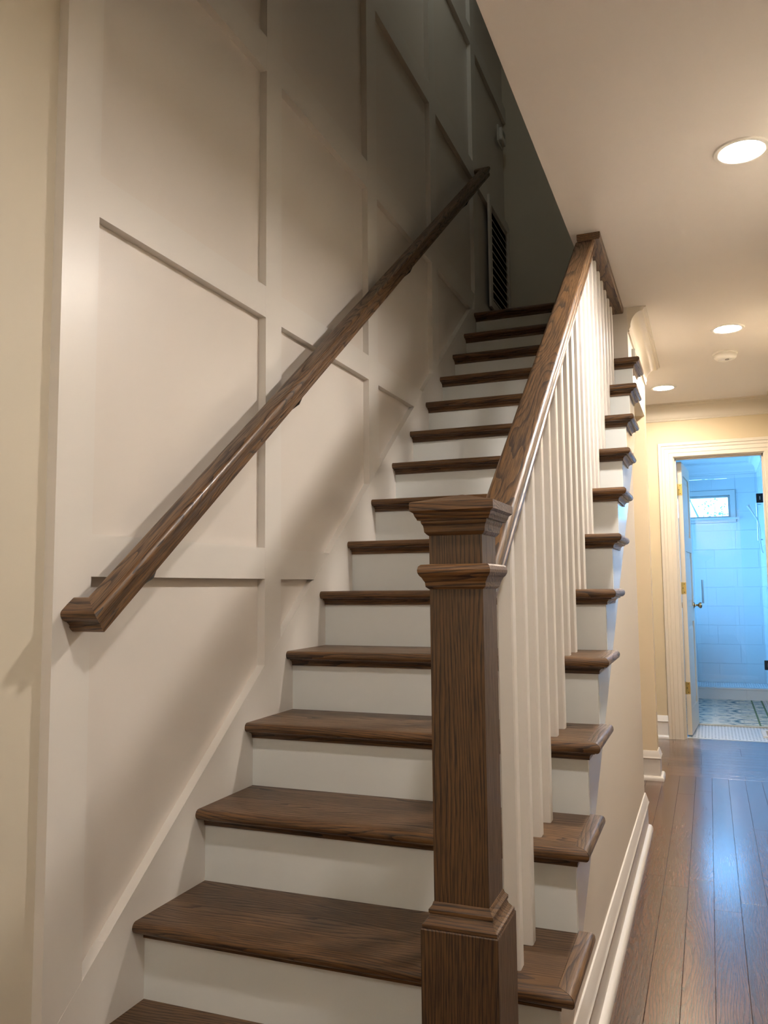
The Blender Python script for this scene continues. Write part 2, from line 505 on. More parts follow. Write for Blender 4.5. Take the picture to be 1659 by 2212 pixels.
# ---- baseboards: board, cap and shoe
BASEP = [(0.0, 0.0), (0.014, 0.0), (0.014, 0.122), (0.019, 0.124), (0.0205, 0.129), (0.017, 0.134), (0.016, 0.140), (0.007, 0.165), (0.005, 0.170), (0.0, 0.170)]
SHOE = [(0.0, 0.0), (0.034, 0.0), (0.034, 0.010), (0.031, 0.018), (0.025, 0.024), (0.014, 0.026), (0.0, 0.026)]
def baseboard(name, path, flip, cut=0.0):
    r = struct(empty(name))
    keep(sweep(path, BASEP, flip=flip).build('board', TRIM, smooth=40), r)
    P = [Vector(p) for p in path]
    keep(sweep([tuple(p) for p in P], SHOE, flip=flip).build('shoe_molding', TRIM, smooth=50), r)
    return r
baseboard('baseboard_stair', [(XH, 0.42, 0), (XH, YH, 0)], 1)
baseboard('baseboard_jamb', [(0.0, YC, 0), (XH, YC, 0), (XH, YC2, 0), (-1.5, YC2, 0)], 1)
baseboard('baseboard_far', [(-1.5, YD, 0), (0.968, YD, 0)], 1)
baseboard('baseboard_right', [(XW, 5.5, 0), (XW, BACK, 0)], 1)

# ================================================================= STAIRCASE
def nose_profile(n=7):
    """(y back from the nosing front, z below the top) loop of half a bullnose: top, round, bottom"""
    return [(NOSE - NOSE*math.sin(math.radians(t)), -NOSE + NOSE*math.cos(math.radians(t))) for t in [180.0*k/(n-1) for k in range(n)]]
COVEP = [(0.0, 0.0), (0.021, 0.0), (0.021, -0.004), (0.018, -0.005)] + \
        [(0.018 - 0.0125*math.sin(math.radians(90*k/5)), -0.018 + 0.013*math.cos(math.radians(90*k/5))) for k in range(1, 6)] + [(0.0055, -0.022), (0.0, -0.022)]
SEAM = XN - 0.036

stair = tag(empty('staircase', (0.0, 0.25, 0.0)), 'open staircase of dark oak treads and white painted risers beside the panelled wall', 'staircase')

def make_tread(k):
    """front at y=0, top at z=0 in its own axes"""
    depth = (ty(k+1) - ty(k) + OVER) if k < 15 else (YCORNER - ty(k))
    open_end = 2 <= k <= 12
    xl = 0.0
    xr = XR if k <= 12 else XIN
    if k == 1: xr = 0.822
    pr = nose_profile(9)
    loop = pr + [(depth, -THICK), (depth, 0.0)]
    if open_end:
        w = XN - SEAM
        rr = [(SEAM + max(0.0, w - y)) if y < w else SEAM for y, z in loop]
        # extra points where the mitre meets the seam
        pts = pr + [(w, -THICK), (depth, -THICK), (depth, 0.0), (w, 0.0)]
        L = [(xl, y, z) for y, z in pts]
        R = [(SEAM + max(0.0, w - y) - 0.0011, y, z) for y, z in pts]
    else:
        L = [(xl, y, z) for y, z in loop]; R = [(xr, y, z) for y, z in loop]
    o = MB().loft([L, R]).build('tread', WOOD_X, smooth=50)
    o.location = (0, ty(k), tz(k))
    keep(o, stair)
    o.matrix_parent_inverse = Matrix.Translation(-stair.location)
    # cove moulding under the nosing
    if k < 15 or True:
        xe = XR if open_end else xr
        ext = 1.0 if open_end else 0.0
        L = [(xl, OVER - a, -THICK + b) for a, b in COVEP]
        R = [(xe + ext*a, OVER - a, -THICK + b) for a, b in COVEP]
        c = MB().loft([L, R]).build('cove_molding', WOOD_X, smooth=50)
        c.parent = o
    if open_end:
        # mitred nosing return with a rounded back end
        w = XN - SEAM; back = depth + 0.026
        prx = [(XN - y, z) for y, z in pr]           # (x, z) rounded at the outer side
        sect = prx + [(SEAM, -THICK), (SEAM, 0.0)]
        rings = [[(x, XN - x, z) for x, z in sect]]
        for a in (0, 30, 55, 75, 88):
            s, cc = math.sin(math.radians(a)), math.cos(math.radians(a))
            rings.append([(min(x, XN - NOSE*(1-cc)) if x > XN - NOSE else x, back - NOSE + NOSE*s, -NOSE + (z + NOSE)*cc) for x, z in sect])
        r = MB().loft(rings).build('nosing_return', WOOD_Y, smooth=45); r.parent = o
        rings = [[(XR + a, OVER - a, -THICK + b) for a, b in COVEP], [(XR + a, depth + a*0.9, -THICK + b) for a, b in COVEP]]
        c = MB().loft(rings).build('cove_molding', WOOD_Y, smooth=50); c.parent = o
    return o

for k in range(1, 16):
    make_tread(k)
for k in range(1, 16):
    y0 = ty(k) + OVER
    zb = 0.0 if k == 1 else tz(k-1)
    zt = tz(k) - THICK
    xr = XR if k <= 13 else XIN
    if k == 1: xr = 0.822
    if k == 13: zt = 2.395
    keep(B(0.0, xr, y0, y0 + 0.018, zb, zt).build('riser', RISER), stair)
    if k == 13:
        keep(B(0.0, XIN - 0.03, y0, y0 + 0.018, zt, tz(k) - THICK).build('riser', RISER), stair)
# sawtooth stringer on the hall side
poly = []
for k in range(2, 13):
    poly += [(ty(k) + OVER + 0.001, tz(k-1)), (ty(k) + OVER + 0.001, tz(k) - THICK)]
poly[0] = (ty(2) + OVER + 0.001, tz(1) + 0.02)
poly += [(YH, tz(12) - THICK), (YH, SLOPE*YH - 0.455), (0.62, 0.17), (ty(2) + OVER + 0.001, 0.17)]
keep(MB().prism(poly, 'x', XH - 0.004, XR - 0.0004).build('stringer', STRING), stair)
# carriage under the treads, closing the underside
poly = [(0.34, 0.0), (0.34, 0.02)] + [(y, SLOPE*y - 0.29) for y in (0.45, 3.6)] + [(3.6, SLOPE*3.6 - 0.36), (0.62, SLOPE*0.62 - 0.36), (0.62, 0.0)]
keep(MB().prism(poly, 'x', 0.05, XIN - 0.035).build('carriage', TRIM), stair)
keep(B(0.0, XIN - 0.03, ty(15) + 0.06, YCORNER, LAND - 0.25, LAND - THICK - 0.001).build('landing_deck', TRIM), stair)

# ================================================================= RAILINGS
RPROF = []
for k in range(7):
    a = math.radians(90*k/6); RPROF.append((0.0205 + 0.0105*math.sin(a), 0.016 + 0.012*math.cos(a)))
RPROF = [(0.0, 0.0285), (0.012, 0.0282)] + RPROF
RPROF += [(0.0310, 0.010), (0.0285, 0.004), (0.0240, -0.002), (0.0220, -0.010), (0.0220, -0.014), (0.0245, -0.016), (0.0245, -0.022), (0.0225, -0.030)]
RLOOP = RPROF + [(-u, v) for u, v in reversed(RPROF) if u > 0]
ANG = math.atan(SLOPE)

# ---- wall handrail: sloping rail with mitred returns to the wall at both ends
def wall_rail():
    t = tag(empty('wall_handrail', (0.064, 0.27, 1.10)), 'dark oak wall handrail with mitred return ends, fixed to the white panelling', 'handrail')
    xc, ya, yb = 0.064, 0.262, 3.80
    za, zb = SLOPE*ya + 0.902, SLOPE*yb + 0.885
    d = Vector((0, yb-ya, zb-za)).normalized(); up = Vector((1, 0, 0)).cross(d).normalized()
    if up.z < 0: up = -up
    A = Vector((xc, ya, za)); Bp = Vector((xc, yb, zb)); L = (Bp - A).length
    # local frame: x across, y along, z up
    def sect(s0, k):      # mitre: along-shift proportional to across offset
        return [(u, s0 + k*u, v) for u, v in RLOOP]
    rail = MB().loft([sect(0.0, -1.0), sect(L, 1.0)]).build('rail', RAIL_Y, smooth=40)
    M = Matrix(((1, 0, 0), (0, d.y, up.y), (0, d.z, up.z))).to_4x4()
    M.translation = A
    def place(o):
        o.matrix_world = Matrix.Translation(-t.location) @ M
        o.parent = t
    place(rail)
    for s0, sg in ((0.0, -1.0), (L, 1.0)):
        # the return runs to the wall: across = along the rail, starts on the mitre plane
        r1 = [(u, s0 + sg*u - sg*0.0003, v) for u, v in RLOOP]
        r2 = [(-xc + 0.0006, s0 + sg*u - sg*0.0003, v) for u, v in RLOOP]
        place(MB().loft([r1, r2]).build('return_end', WOOD_X, smooth=40))
    for s in (0.22, 1.18, 2.6, 3.9):
        b = MB().tube([(-0.064, s, -0.075), (-0.045, s, -0.074), (-0.02, s, -0.062), (0.0, s, -0.036), (0.0, s, -0.026)], [0.016, 0.009, 0.008, 0.008, 0.014], 10)
        place(b.build('bracket', DARKM, smooth=60))
wall_rail()

# ---- newel post at the foot
NX, NY = 0.893, 0.228
def newel():
    t = tag(empty('newel_post', (NX, NY, 0.0)), 'square dark oak newel post with moulded cap, at the foot of the stairs', 'newel post')
    def sq(h, z): return [(NX-h, NY-h, z), (NX+h, NY-h, z), (NX+h, NY+h, z), (NX-h, NY+h, z)]
    def part(name, rings, mat, sm=None):
        return keep(MB().loft([sq(h, z) for h, z in rings]).build(name, mat, smooth=sm), t)
    part('base_block', [(0.065, 0.0), (0.065, 0.595), (0.064, 0.597)], WOOD_Z)
    part('base_molding', [(0.060, 0.597), (0.063, 0.598), (0.063, 0.603), (0.060, 0.605), (0.055, 0.611), (0.0525, 0.618), (0.0545, 0.620), (0.0545, 0.625), (0.0500, 0.630), (0.0478, 0.636)], WOOD_X)
    part('shaft', [(0.0468, 0.60), (0.0468, 1.262)], WOOD_Z)
    part('collar', [(0.0475, 1.152), (0.0525, 1.156), (0.0535, 1.164), (0.0560, 1.168), (0.0580, 1.172), (0.0610, 1.175), (0.0635, 1.180), (0.0640, 1.185), (0.0625, 1.191), (0.0590, 1.194), (0.0475, 1.195)], WOOD_X)
    part('cap_molding', [(0.0475, 1.244), (0.0500, 1.246), (0.0535, 1.250), (0.0540, 1.256), (0.0550, 1.261), (0.0575, 1.265), (0.0580, 1.267), (0.0580, 1.2702)], WOOD_X)
    part('cap', [(0.0630, 1.270), (0.0640, 1.273), (0.0665, 1.277), (0.0680, 1.282), (0.0728, 1.2855), (0.0735, 1.286), (0.0735, 1.300), (0.0715, 1.301), (0.002, 1.318)], WOOD_X)
newel()

# ---- sloping rail, balusters and the rail under the ceiling
def railing():
    t = tag(empty('stair_railing', (0.888, 0.6, 0.0)), 'white square balusters under a dark oak rail that runs up into the ceiling', 'railing')
    xr, xc = 0.889, 0.888
    ya, off = NY + 0.0474, 0.889
    prof = [(u*1.2, v*1.14) for u, v in RLOOP]
    za = SLOPE*ya + off
    zc = CEIL - 0.030
    yb = (zc - off)/SLOPE
    d = Vector((0, math.cos(ANG), math.sin(ANG))); up = Vector((0, -math.sin(ANG), math.cos(ANG)))
    M = Matrix(((1, 0, 0), (0, d.y, up.y), (0, d.z, up.z))).to_4x4()
    A = Vector((xr, ya, za)); M.translation = A
    L = (yb - ya)/math.cos(ANG)
    s1 = [(u, v*math.tan(ANG), v) for u, v in prof]                    # plumb cut at the newel
    s2 = [(u, L - v/math.tan(ANG), v) for u, v in prof]                # level cut under the ceiling rail
    o = MB().loft([s1, s2]).build('handrail', RAIL_Y, smooth=40)
    o.matrix_world = Matrix.Translation(-t.location) @ M; o.parent = t
    # ceiling rail
    pr = [(0.860, 0.0), (0.860, -0.024), (0.864, -0.030), (0.946, -0.030), (0.950, -0.024), (0.950, 0.0)]
    rings = [[(x, 2.065, CEIL + z) for x, z in pr], [(x, YH, CEIL + z) for x, z in pr]]
    keep(MB().loft(rings).build('ceiling_rail', WOOD_Y), t)
    me = {}
    h = 0.0168
    for k in range(2, 13):
        for j, dy in enumerate((0.080, 0.206)):
            yc = k*RUN + dy
            if yc > YH - 0.02: continue
            z0 = tz(k)
            top = SLOPE*yc + off - 0.034/math.cos(ANG)
            ch = 0.003
            def ring(zf):
                pts = [(xc-h+ch, yc-h), (xc+h-ch, yc-h), (xc+h, yc-h+ch), (xc+h, yc+h-ch), (xc+h-ch, yc+h), (xc-h+ch, yc+h), (xc-h, yc+h-ch), (xc-h, yc-h+ch)]
                return [(x, y, zf(y)) for x, y in pts]
            if top > zc - 0.02:
                r2 = ring(lambda y: zc)
            else:
                r2 = ring(lambda y: top + SLOPE*(y - yc) + 0.004)
            keep(MB().loft([ring(lambda y: z0), r2]).build('baluster', TRIM), t)
railing()

# ================================================================= FITTINGS
def grille():
    y0, y1, z0, z1 = 4.10, 4.70, 3.03, 3.815
    t = tag(empty('return_air_grille', (0.0, (y0+y1)/2, z0)), 'white louvred return air grille low on the dark end of the panelled wall', 'vent')
    f = MB(); w = 0.055
    f.box(0.0006, 0.016, y0, y0+w, z0, z1); f.box(0.0006, 0.016, y1-w, y1, z0, z1)
    f.box(0.0006, 0.016, y0+w, y1-w, z0, z0+w); f.box(0.0006, 0.016, y0+w, y1-w, z1-w, z1)
    keep(f.build('frame', TRIM), t)
    keep(B(-0.012, -0.001, y0+w, y1-w, z0+w, z1-w).build('duct', BLACK), t)
    n = 12
    for i in range(n):
        zc = z0 + w + (i + 0.5)*(z1 - z0 - 2*w)/n
        p = [(0.000, zc + 0.010), (0.002, zc + 0.012), (0.013, zc - 0.012), (0.011, zc - 0.014)]
        keep(MB().prism(p, 'y', y0 + w - 0.002, y1 - w + 0.002).build('louver', TRIM), t)
grille()

th = tag(empty('thermostat', (0.0, 4.55, 4.4)), 'small white thermostat box high on the dark panelled wall', 'thermostat')
keep(B(-0.001, 0.008, 4.44, 4.60, 4.375, 4.50, ch=0.003).build('backplate', PLASTIC), th)
keep(B(0.008, 0.032, 4.46, 4.58, 4.39, 4.485, ch=0.005).build('body', PLASTIC), th)
keep(B(0.032, 0.0335, 4.485, 4.555, 4.435, 4.47).build('screen', plain('lcd', (0.25, 0.27, 0.24), 0.3)), th)

def downlight(x, y, label, lit=LIT, r=0.066):
    t = tag(empty('recessed_light', (x, y, CEIL)), label, 'light', 'recessed ceiling lights in the hall')
    prof = [(r + 0.001, 0.004), (r + 0.001, -0.0035), (r + 0.006, -0.006), (r + 0.018, -0.0045), (r + 0.021, 0.0), (r + 0.021, 0.004)]
    o = MB()
    rings = [[(rr*math.cos(2*math.pi*k/48), rr*math.sin(2*math.pi*k/48), h) for k in range(48)] for rr, h in prof]
    rings.append(rings[0])
    o.loft(rings, cap=False)
    q = o.build('trim_ring', PLASTIC, smooth=40); q.parent = t
    q = MB().lathe([(r, 0.004), (r, -0.0015)], (0, 0, 0), n=48).build('diffuser', lit); q.parent = t
downlight(1.450, 1.62, 'round recessed light, largest one, on the ceiling right of the oak ceiling rail', LIT_NEAR)
downlight(1.447, 3.61, 'round recessed light on the ceiling just before the smoke detector', LIT_WARM)
downlight(1.052, 4.90, 'round recessed light nearest the crown of the far yellow wall', LIT_WARM)
downlight(1.450, -0.40, 'round recessed light over the foot of the stairs', LIT_FOOT)
downlight(0.75, -2.30, 'round recessed light over the hall before the stairs', LIT_DIM)

sd = tag(empty('smoke_detector', (1.443, 4.12, CEIL)), 'round white smoke detector on the ceiling between two recessed lights', 'smoke detector')
q = MB().lathe([(0.072, 0.001), (0.072, -0.008), (0.069, -0.010)], (0, 0, 0), n=40).build('mount', PLASTIC, smooth=40); q.parent = sd
q = MB().lathe([(0.064, -0.010), (0.066, -0.014), (0.064, -0.030), (0.054, -0.040), (0.040, -0.043), (0.038, -0.040)], (0, 0, 0), n=40).build('body', PLASTIC, smooth=40); q.parent = sd
q = MB().lathe([(0.012, -0.038), (0.012, -0.0435)], (0.01, 0.0, 0), n=16).build('test_button', plain('grey_plastic', (0.3, 0.28, 0.26), 0.5)); q.parent = sd

# added unseen lamps: an uplighter behind lifts the ceiling, a dim globe brightens the stairwell
def uplighter(x, y, power):
    t = tag(empty('added_floor_lamp', (x, y, 0.0)), 'added unseen uplighter floor lamp at the back of the hall, brightening the ceiling', 'lamp')
    q = MB().lathe([(0.13, 0.0), (0.13, 0.02), (0.02, 0.035), (0.013, 0.05), (0.013, 1.66), (0.03, 1.70)], (0, 0, 0), n=24).build('pole', DARKM, smooth=40); q.parent = t
    q = MB().lathe([(0.03, 1.70), (0.10, 1.73), (0.17, 1.80), (0.175, 1.80), (0.105, 1.722), (0.03, 1.69)], (0, 0, 0), n=32, cap=False).build('bowl', PLASTIC, smooth=40); q.parent = t
    q = MB().lathe([(0.11, 1.745), (0.11, 1.75)], (0, 0, 0), n=24).build('lamp_disc', emitter('added_uplighter_glow', (1.0, 0.90, 0.78), power)); q.parent = t
uplighter(1.25, -2.9, 30.0)
def globe(x, y, power):
    t = tag(empty('added_globe', (x, y, TOPZ)), 'added unseen dim globe lamp on the upper ceiling, brightening the stairwell', 'lamp')
    q = MB().lathe([(0.06, 0.0), (0.06, -0.02), (0.03, -0.03)], (0, 0, 0), n=24).build('mount', PLASTIC, smooth=40); q.parent = t
    q = MB().lathe([(0.005, -0.19)] + [(0.08*math.sin(math.radians(a)), -0.11 - 0.08*math.cos(math.radians(a))) for a in range(15, 170, 15)], (0, 0, 0), n=24).build('globe_shade', emitter('added_globe_glow', (0.92, 1.0, 0.93), power), smooth=60); q.parent = t
globe(0.45, 2.6, 2.1)

# ================================================================= BATHROOM
# ---- door casing, jamb and door
door = struct(empty('door_1', (DX0, YD2, 0)))
CAS = [(0.0, 0.0), (0.0, 0.014), (0.004, 0.018), (0.030, 0.018), (0.034, 0.021), (0.062, 0.021), (0.066, 0.025), (0.084, 0.026), (0.088, 0.032), (0.108, 0.034), (0.110, 0.030), (0.110, 0.0)]
def casing():
    # path in the wall plane; profile (outwards from the opening, off the wall towards the hall)
    e = 0.006
    P = [(DX0 - e, 0.0), (DX0 - e, DZ + e), (DX1 + e, DZ + e), (DX1 + e, 0.0)]
    rings = []
    for i, (x, z) in enumerate(P):
        ring = []
        for a, b in CAS:
            ox = -a if i < 2 else a
            oz = a if i in (1, 2) else 0.0
            ring.append((x + ox, YD - b, z + oz))
        rings.append(ring)
    return MB().loft(rings)
keep(casing().build('casing', CROWN, smooth=30), door)
j = MB()
j.box(DX0 - 0.02, DX0, YD, YD2, 0, DZ); j.box(DX1, DX1 + 0.02, YD, YD2, 0, DZ); j.box(DX0 - 0.02, DX1 + 0.02, YD, YD2, DZ, DZ + 0.02)
j.box(DX0, DX0 + 0.011, YD + 0.03, YD + 0.065, 0, DZ); j.box(DX1 - 0.011, DX1, YD + 0.03, YD + 0.065, 0, DZ); j.box(DX0, DX1, YD + 0.03, YD + 0.065, DZ - 0.011, DZ)
keep(j.build('jamb', CROWN), door)

# door leaf, modelled closed along +x from the hinge, then swung in
leaf = empty('leaf', (DX0 + 0.012, YD2 + 0.012, 0.0))
keep(leaf, door)
leaf.rotation_euler = (0, 0, math.radians(86.0))
LW, LT, LH = 0.62, 0.035, 2.12
st, zr = 0.095, [0.012, 0.20, 0.86, 0.98, 1.42, 1.54, 2.02, LH]
lm = MB()
lm.box(0, st, -LT, 0, 0.012, LH); lm.box(LW - st, LW, -LT, 0, 0.012, LH)
for a, b in ((0.012, 0.20), (0.86, 0.98), (1.42, 1.54), (2.02, LH)): lm.box(st, LW - st, -LT, 0, a, b)
q = lm.build('door_frame', CROWN); q.parent = leaf
for a, b in ((0.20, 0.86), (0.98, 1.42), (1.54, 2.02)):
    pm = MB().box(st, LW - st, -LT + 0.011, -0.011, a, b)
    for yf, yn in ((-LT + 0.011, -LT + 0.004), (-0.011, -0.004)):
        i = 0.035
        o4 = [(st + i, yf, a + i), (LW - st - i, yf, a + i), (LW - st - i, yf, b - i), (st + i, yf, b - i)]
        i2 = 0.055
        n4 = [(st + i2, yn, a + i2), (LW - st - i2, yn, a + i2), (LW - st - i2, yn, b - i2), (st + i2, yn, b - i2)]
        pm.loft([o4, n4])
    q = pm.build('door_panel', CROWN); q.parent = leaf
for z in (0.365, 1.13, 1.90):
    hm = MB()
    hm.box(-0.0012, 0.0, -LT + 0.001, -0.002, z - 0.045, z + 0.045)
    hm.lathe([(0.0055, -0.047), (0.0055, 0.047)], (-0.004, 0.004, z), n=10)
    q = hm.build('hinge', BRASS, smooth=40); q.parent = leaf
    s_ = MB()
    for dz, yy in ((0.032, -0.020), (0.0, -0.011), (-0.032, -0.020)):
        s_.lathe([(0.0036, -0.0019), (0.0036, 0.0005)], (0, yy, z + dz), axis='x', n=10)
    q = s_.build('hinge_screws', SCREW); q.parent = leaf
kn = [(0.026, 0.0), (0.026, 0.004), (0.018, 0.008), (0.009, 0.012), (0.008, 0.030), (0.014, 0.036), (0.023, 0.044), (0.026, 0.054), (0.022, 0.062), (0.010, 0.066)]
q = MB().lathe([(r, -LT - h) for r, h in kn], (LW - 0.06, 0, 0.985), axis='y', n=24).build('knob', KNOBM, smooth=50); q.parent = leaf
q = MB().lathe([(r, h) for r, h in kn], (LW - 0.06, 0, 0.985), axis='y', n=24).build('knob', KNOBM, smooth=50); q.parent = leaf

# ---- shell
BX0, BX1, BY1, SX = 0.45, 2.9, 9.05, 1.86
YS = 7.95
def mosaic():
    mt, n, l, b = nmat('hex_mosaic')
    tc = n.new('ShaderNodeTexCoord')
    # white field with staggered dark dots and faint grout lines
    sx = n.new('ShaderNodeSeparateXYZ'); l.new(tc.outputs['Object'], sx.inputs[0])
    sn = []
    for i, f in ((0, 130.0), (1, 98.0)):
        k = n.new('ShaderNodeMath'); k.operation = 'MULTIPLY'; k.inputs[1].default_value = f
        l.new(sx.outputs[i], k.inputs[0])
        q = n.new('ShaderNodeMath'); q.operation = 'SINE'; l.new(k.outputs[0], q.inputs[0]); sn.append(q)
    pd = n.new('ShaderNodeMath'); pd.operation = 'MULTIPLY'
    l.new(sn[0].outputs[0], pd.inputs[0]); l.new(sn[1].outputs[0], pd.inputs[1])
    r = n.new('ShaderNodeValToRGB'); e = r.color_ramp.elements
    e[0].position = 0.0; e[0].color = (0.70, 0.71, 0.72, 1)
    e[1].position = 1.0; e[1].color = (0.10, 0.13, 0.17, 1)
    e.new(0.50).color = (0.72, 0.73, 0.74, 1); e.new(0.62).color = (0.16, 0.20, 0.25, 1)
    l.new(pd.outputs[0], r.inputs[0]); l.new(r.outputs[0], b.inputs['Base Color'])
    b.inputs['Roughness'].default_value = 0.25
    return mt
floor2 = struct(empty('floor_bathroom'))
keep(B(BX0, BX1, 5.605, YS + 0.02, -0.05, -0.002).build('mosaic_floor', mosaic()), floor2)
keep(B(BX0, SX, YS, BY1, -0.03, 0.05).build('shower_pan', mosaic()), floor2)
keep(B(DX0, DX1, 5.59, 5.607, -0.006, 0.002).build('threshold_strip', TILE), floor2)
cb = struct(empty('ceiling_bathroom'))
keep(B(BX0 - 0.1, BX1 + 0.1, YD2, BY1 + 0.1, CEIL, CEIL + 0.1).build('ceiling_board', BATHW), cb)
WY0, WY1, WZ0, WZ1 = 0.80, 1.56, 1.92, 2.18       # shower window x and z range
wb = struct(empty('wall_shower'))
bw = MB()
bw.box(BX0 - 0.1, WY0, BY1, BY1 + 0.14, 0, CEIL); bw.box(WY1, SX + 0.1, BY1, BY1 + 0.14, 0, CEIL)
bw.box(WY0, WY1, BY1, BY1 + 0.14, 0, WZ0); bw.box(WY0, WY1, BY1, BY1 + 0.14, WZ1, CEIL)
keep(bw.build('backing', GROUT), wb)
TW, TH = 0.46, 0.215
tcache = {}
def tile(w, h, d, loc, parent, axis):
    key = (round(w, 4), round(h, 4), axis)
    if key in tcache:
        o = tcache[key].copy(); COL.objects.link(o)
    else:
        g = 0.0008
        if axis == 'y': o = B(g, w - g, 0, 0.01, g, h - g, ch=0.0007).build('tile', TILE)
        else: o = B(0, 0.01, g, w - g, g, h - g, ch=0.0007).build('tile', TILE)
        tcache[key] = o
    o.location = loc; o.parent = parent; o.matrix_parent_inverse = Matrix.Translation(-parent.location)
z = 0.05; row = 0
while z < CEIL - 0.13:
    h = min(TH, CEIL - 0.12 - z)
    x = BX0 - (TW/2 if row % 2 else 0)
    while x < SX - 0.001:
        xa, xb = max(x, BX0), min(x + TW, SX)
        x += TW
        if xb - xa < 0.02: continue
        if z < WZ1 + 0.06 and z + h > WZ0 - 0.06 and xb > WY0 - 0.06 and xa < WY1 + 0.06:
            # cut round the window
            if xa < WY0 - 0.06: tile(WY0 - 0.06 - xa, h, 0, (xa, BY1 - 0.01, z), wb, 'y')
            if xb > WY1 + 0.06: tile(xb - WY1 - 0.06, h, 0, (WY1 + 0.06, BY1 - 0.01, z), wb, 'y')
            ca, cbx = max(xa, WY0 - 0.06), min(xb, WY1 + 0.06)
            if z < WZ0 - 0.062: tile(cbx - ca, WZ0 - 0.06 - z, 0, (ca, BY1 - 0.01, z), wb, 'y')
            if z + h > WZ1 + 0.062: tile(cbx - ca, z + h - WZ1 - 0.06, 0, (ca, BY1 - 0.01, WZ1 + 0.06), wb, 'y')
            continue
        tile(xb - xa, h, 0, (xa, BY1 - 0.01, z), wb, 'y')
    z += TH; row += 1
w2 = struct(empty('wall_shower_side'))
keep(B(SX, SX + 0.1, YS + 0.02, BY1, 0, CEIL).build('partition', BATHW), w2)
z = 0.05; row = 0
while z < CEIL - 0.13:
    h = min(TH, CEIL - 0.12 - z)
    y = YS + 0.08 - (TW/2 if row % 2 else 0)
    while y < BY1 - 0.011:
        ya, yb2 = max(y, YS + 0.08), min(y + TW, BY1 - 0.011)
        y += TW
        if yb2 - ya < 0.02: continue
        tile(yb2 - ya, h, 0, (SX - 0.01, ya, z), w2, 'x')
    z += TH; row += 1
w3 = struct(empty('wall_bathroom'))
V0, V1, U0, U1 = 8.12, 8.92, 0.70, 2.25            # unseen window added to light the shower: y, z range in its left wall
bl = MB()
bl.box(BX0 - 0.1, BX0, YD2, V0, 0, CEIL); bl.box(BX0 - 0.1, BX0, V1, BY1, 0, CEIL)
bl.box(BX0 - 0.1, BX0, V0, V1, 0, U0); bl.box(BX0 - 0.1, BX0, V0, V1, U1, CEIL)
P0, P1, Q0, Q1 = 6.1, 6.95, 1.25, 2.1             # unseen window added to light the door leaf: y, z range, right wall
bl.box(BX1, BX1 + 0.12, YD2, P0, 0, CEIL); bl.box(BX1, BX1 + 0.12, P1, YS + 0.12, 0, CEIL)
bl.box(BX1, BX1 + 0.12, P0, P1, 0, Q0); bl.box(BX1, BX1 + 0.12, P0, P1, Q1, CEIL)
bl.box(SX + 0.1, BX1, YS + 0.02, YS + 0.12, 0, CEIL)
bl.box(XW + 0.1, BX1 + 0.12, YD, YD2, 0, CEIL)
keep(bl.build('plaster', BATHW), w3)
o = struct(sweep([(BX0, BY1 - 0.01, CEIL), (SX - 0.01, BY1 - 0.01, CEIL), (SX - 0.01, YS + 0.05, CEIL)], CR, flip=1).build('trim_4', BATHW, smooth=35))

# ---- windows with frames, panes and sills
def win_y():
    w = struct(empty('window_1', ((WY0+WY1)/2, BY1, WZ0)))
    f = MB(); c = 0.055
    f.box(WY0 - c, WY0, BY1 - 0.022, BY1 + 0.1, WZ0 - c, WZ1 + c); f.box(WY1, WY1 + c, BY1 - 0.022, BY1 + 0.1, WZ0 - c, WZ1 + c)
    f.box(WY0, WY1, BY1 - 0.022, BY1 + 0.1, WZ1, WZ1 + c); f.box(WY0, WY1, BY1 - 0.022, BY1 + 0.1, WZ0 - c, WZ0)
    s = 0.022
    f.box(WY0, WY0 + s, BY1 + 0.04, BY1 + 0.08, WZ0, WZ1); f.box(WY1 - s, WY1, BY1 + 0.04, BY1 + 0.08, WZ0, WZ1)
    f.box(WY0 + s, WY1 - s, BY1 + 0.04, BY1 + 0.08, WZ0, WZ0 + s); f.box(WY0 + s, WY1 - s, BY1 + 0.04, BY1 + 0.08, WZ1 - s, WZ1)
    keep(f.build('window_frame', TRIM), w)
    keep(B(WY0 - 0.08, WY1 + 0.08, BY1 - 0.045, BY1 + 0.02, WZ0 - 0.02, WZ0).build('window_sill', TILE), w)
    keep(B(WY0 + s, WY1 - s, BY1 + 0.058, BY1 + 0.062, WZ0 + s, WZ1 - s).build('pane', CLEAR), w)
win_y()
def win_x():  # added out of view, lets daylight onto the shower tiles
    w = struct(empty('added_window_2', (BX0, (V0+V1)/2, U0)))
    f = MB(); c = 0.05
    f.box(BX0 - 0.02, BX0 + 0.02, V0 - c, V0, U0 - c, U1 + c); f.box(BX0 - 0.02, BX0 + 0.02, V1, V1 + c, U0 - c, U1 + c)
    f.box(BX0 - 0.02, BX0 + 0.02, V0, V1, U1, U1 + c); f.box(BX0 - 0.02, BX0 + 0.02, V0, V1, U0 - c, U0)
    keep(f.build('window_frame', TRIM), w)
    keep(B(BX0 - 0.062, BX0 - 0.058, V0, V1, U0, U1).build('pane', CLEAR), w)
win_x()
def win_r():  # added out of view, brings daylight to the door face and floor
    w = struct(empty('added_window_3', (BX1, (P0+P1)/2, Q0)))
    f = MB(); c = 0.08
    f.box(BX1 - 0.02, BX1, P0 - c, P0, Q0 - c, Q1 + c); f.box(BX1 - 0.02, BX1, P1, P1 + c, Q0 - c, Q1 + c)
    f.box(BX1 - 0.02, BX1, P0, P1, Q1, Q1 + c); f.box(BX1 - 0.02, BX1, P0, P1, Q0 - c, Q0)
    keep(f.build('window_frame', TRIM), w)
    keep(B(BX1 + 0.058, BX1 + 0.062, P0, P1, Q0, Q1).build('pane', CLEAR), w)
win_r()
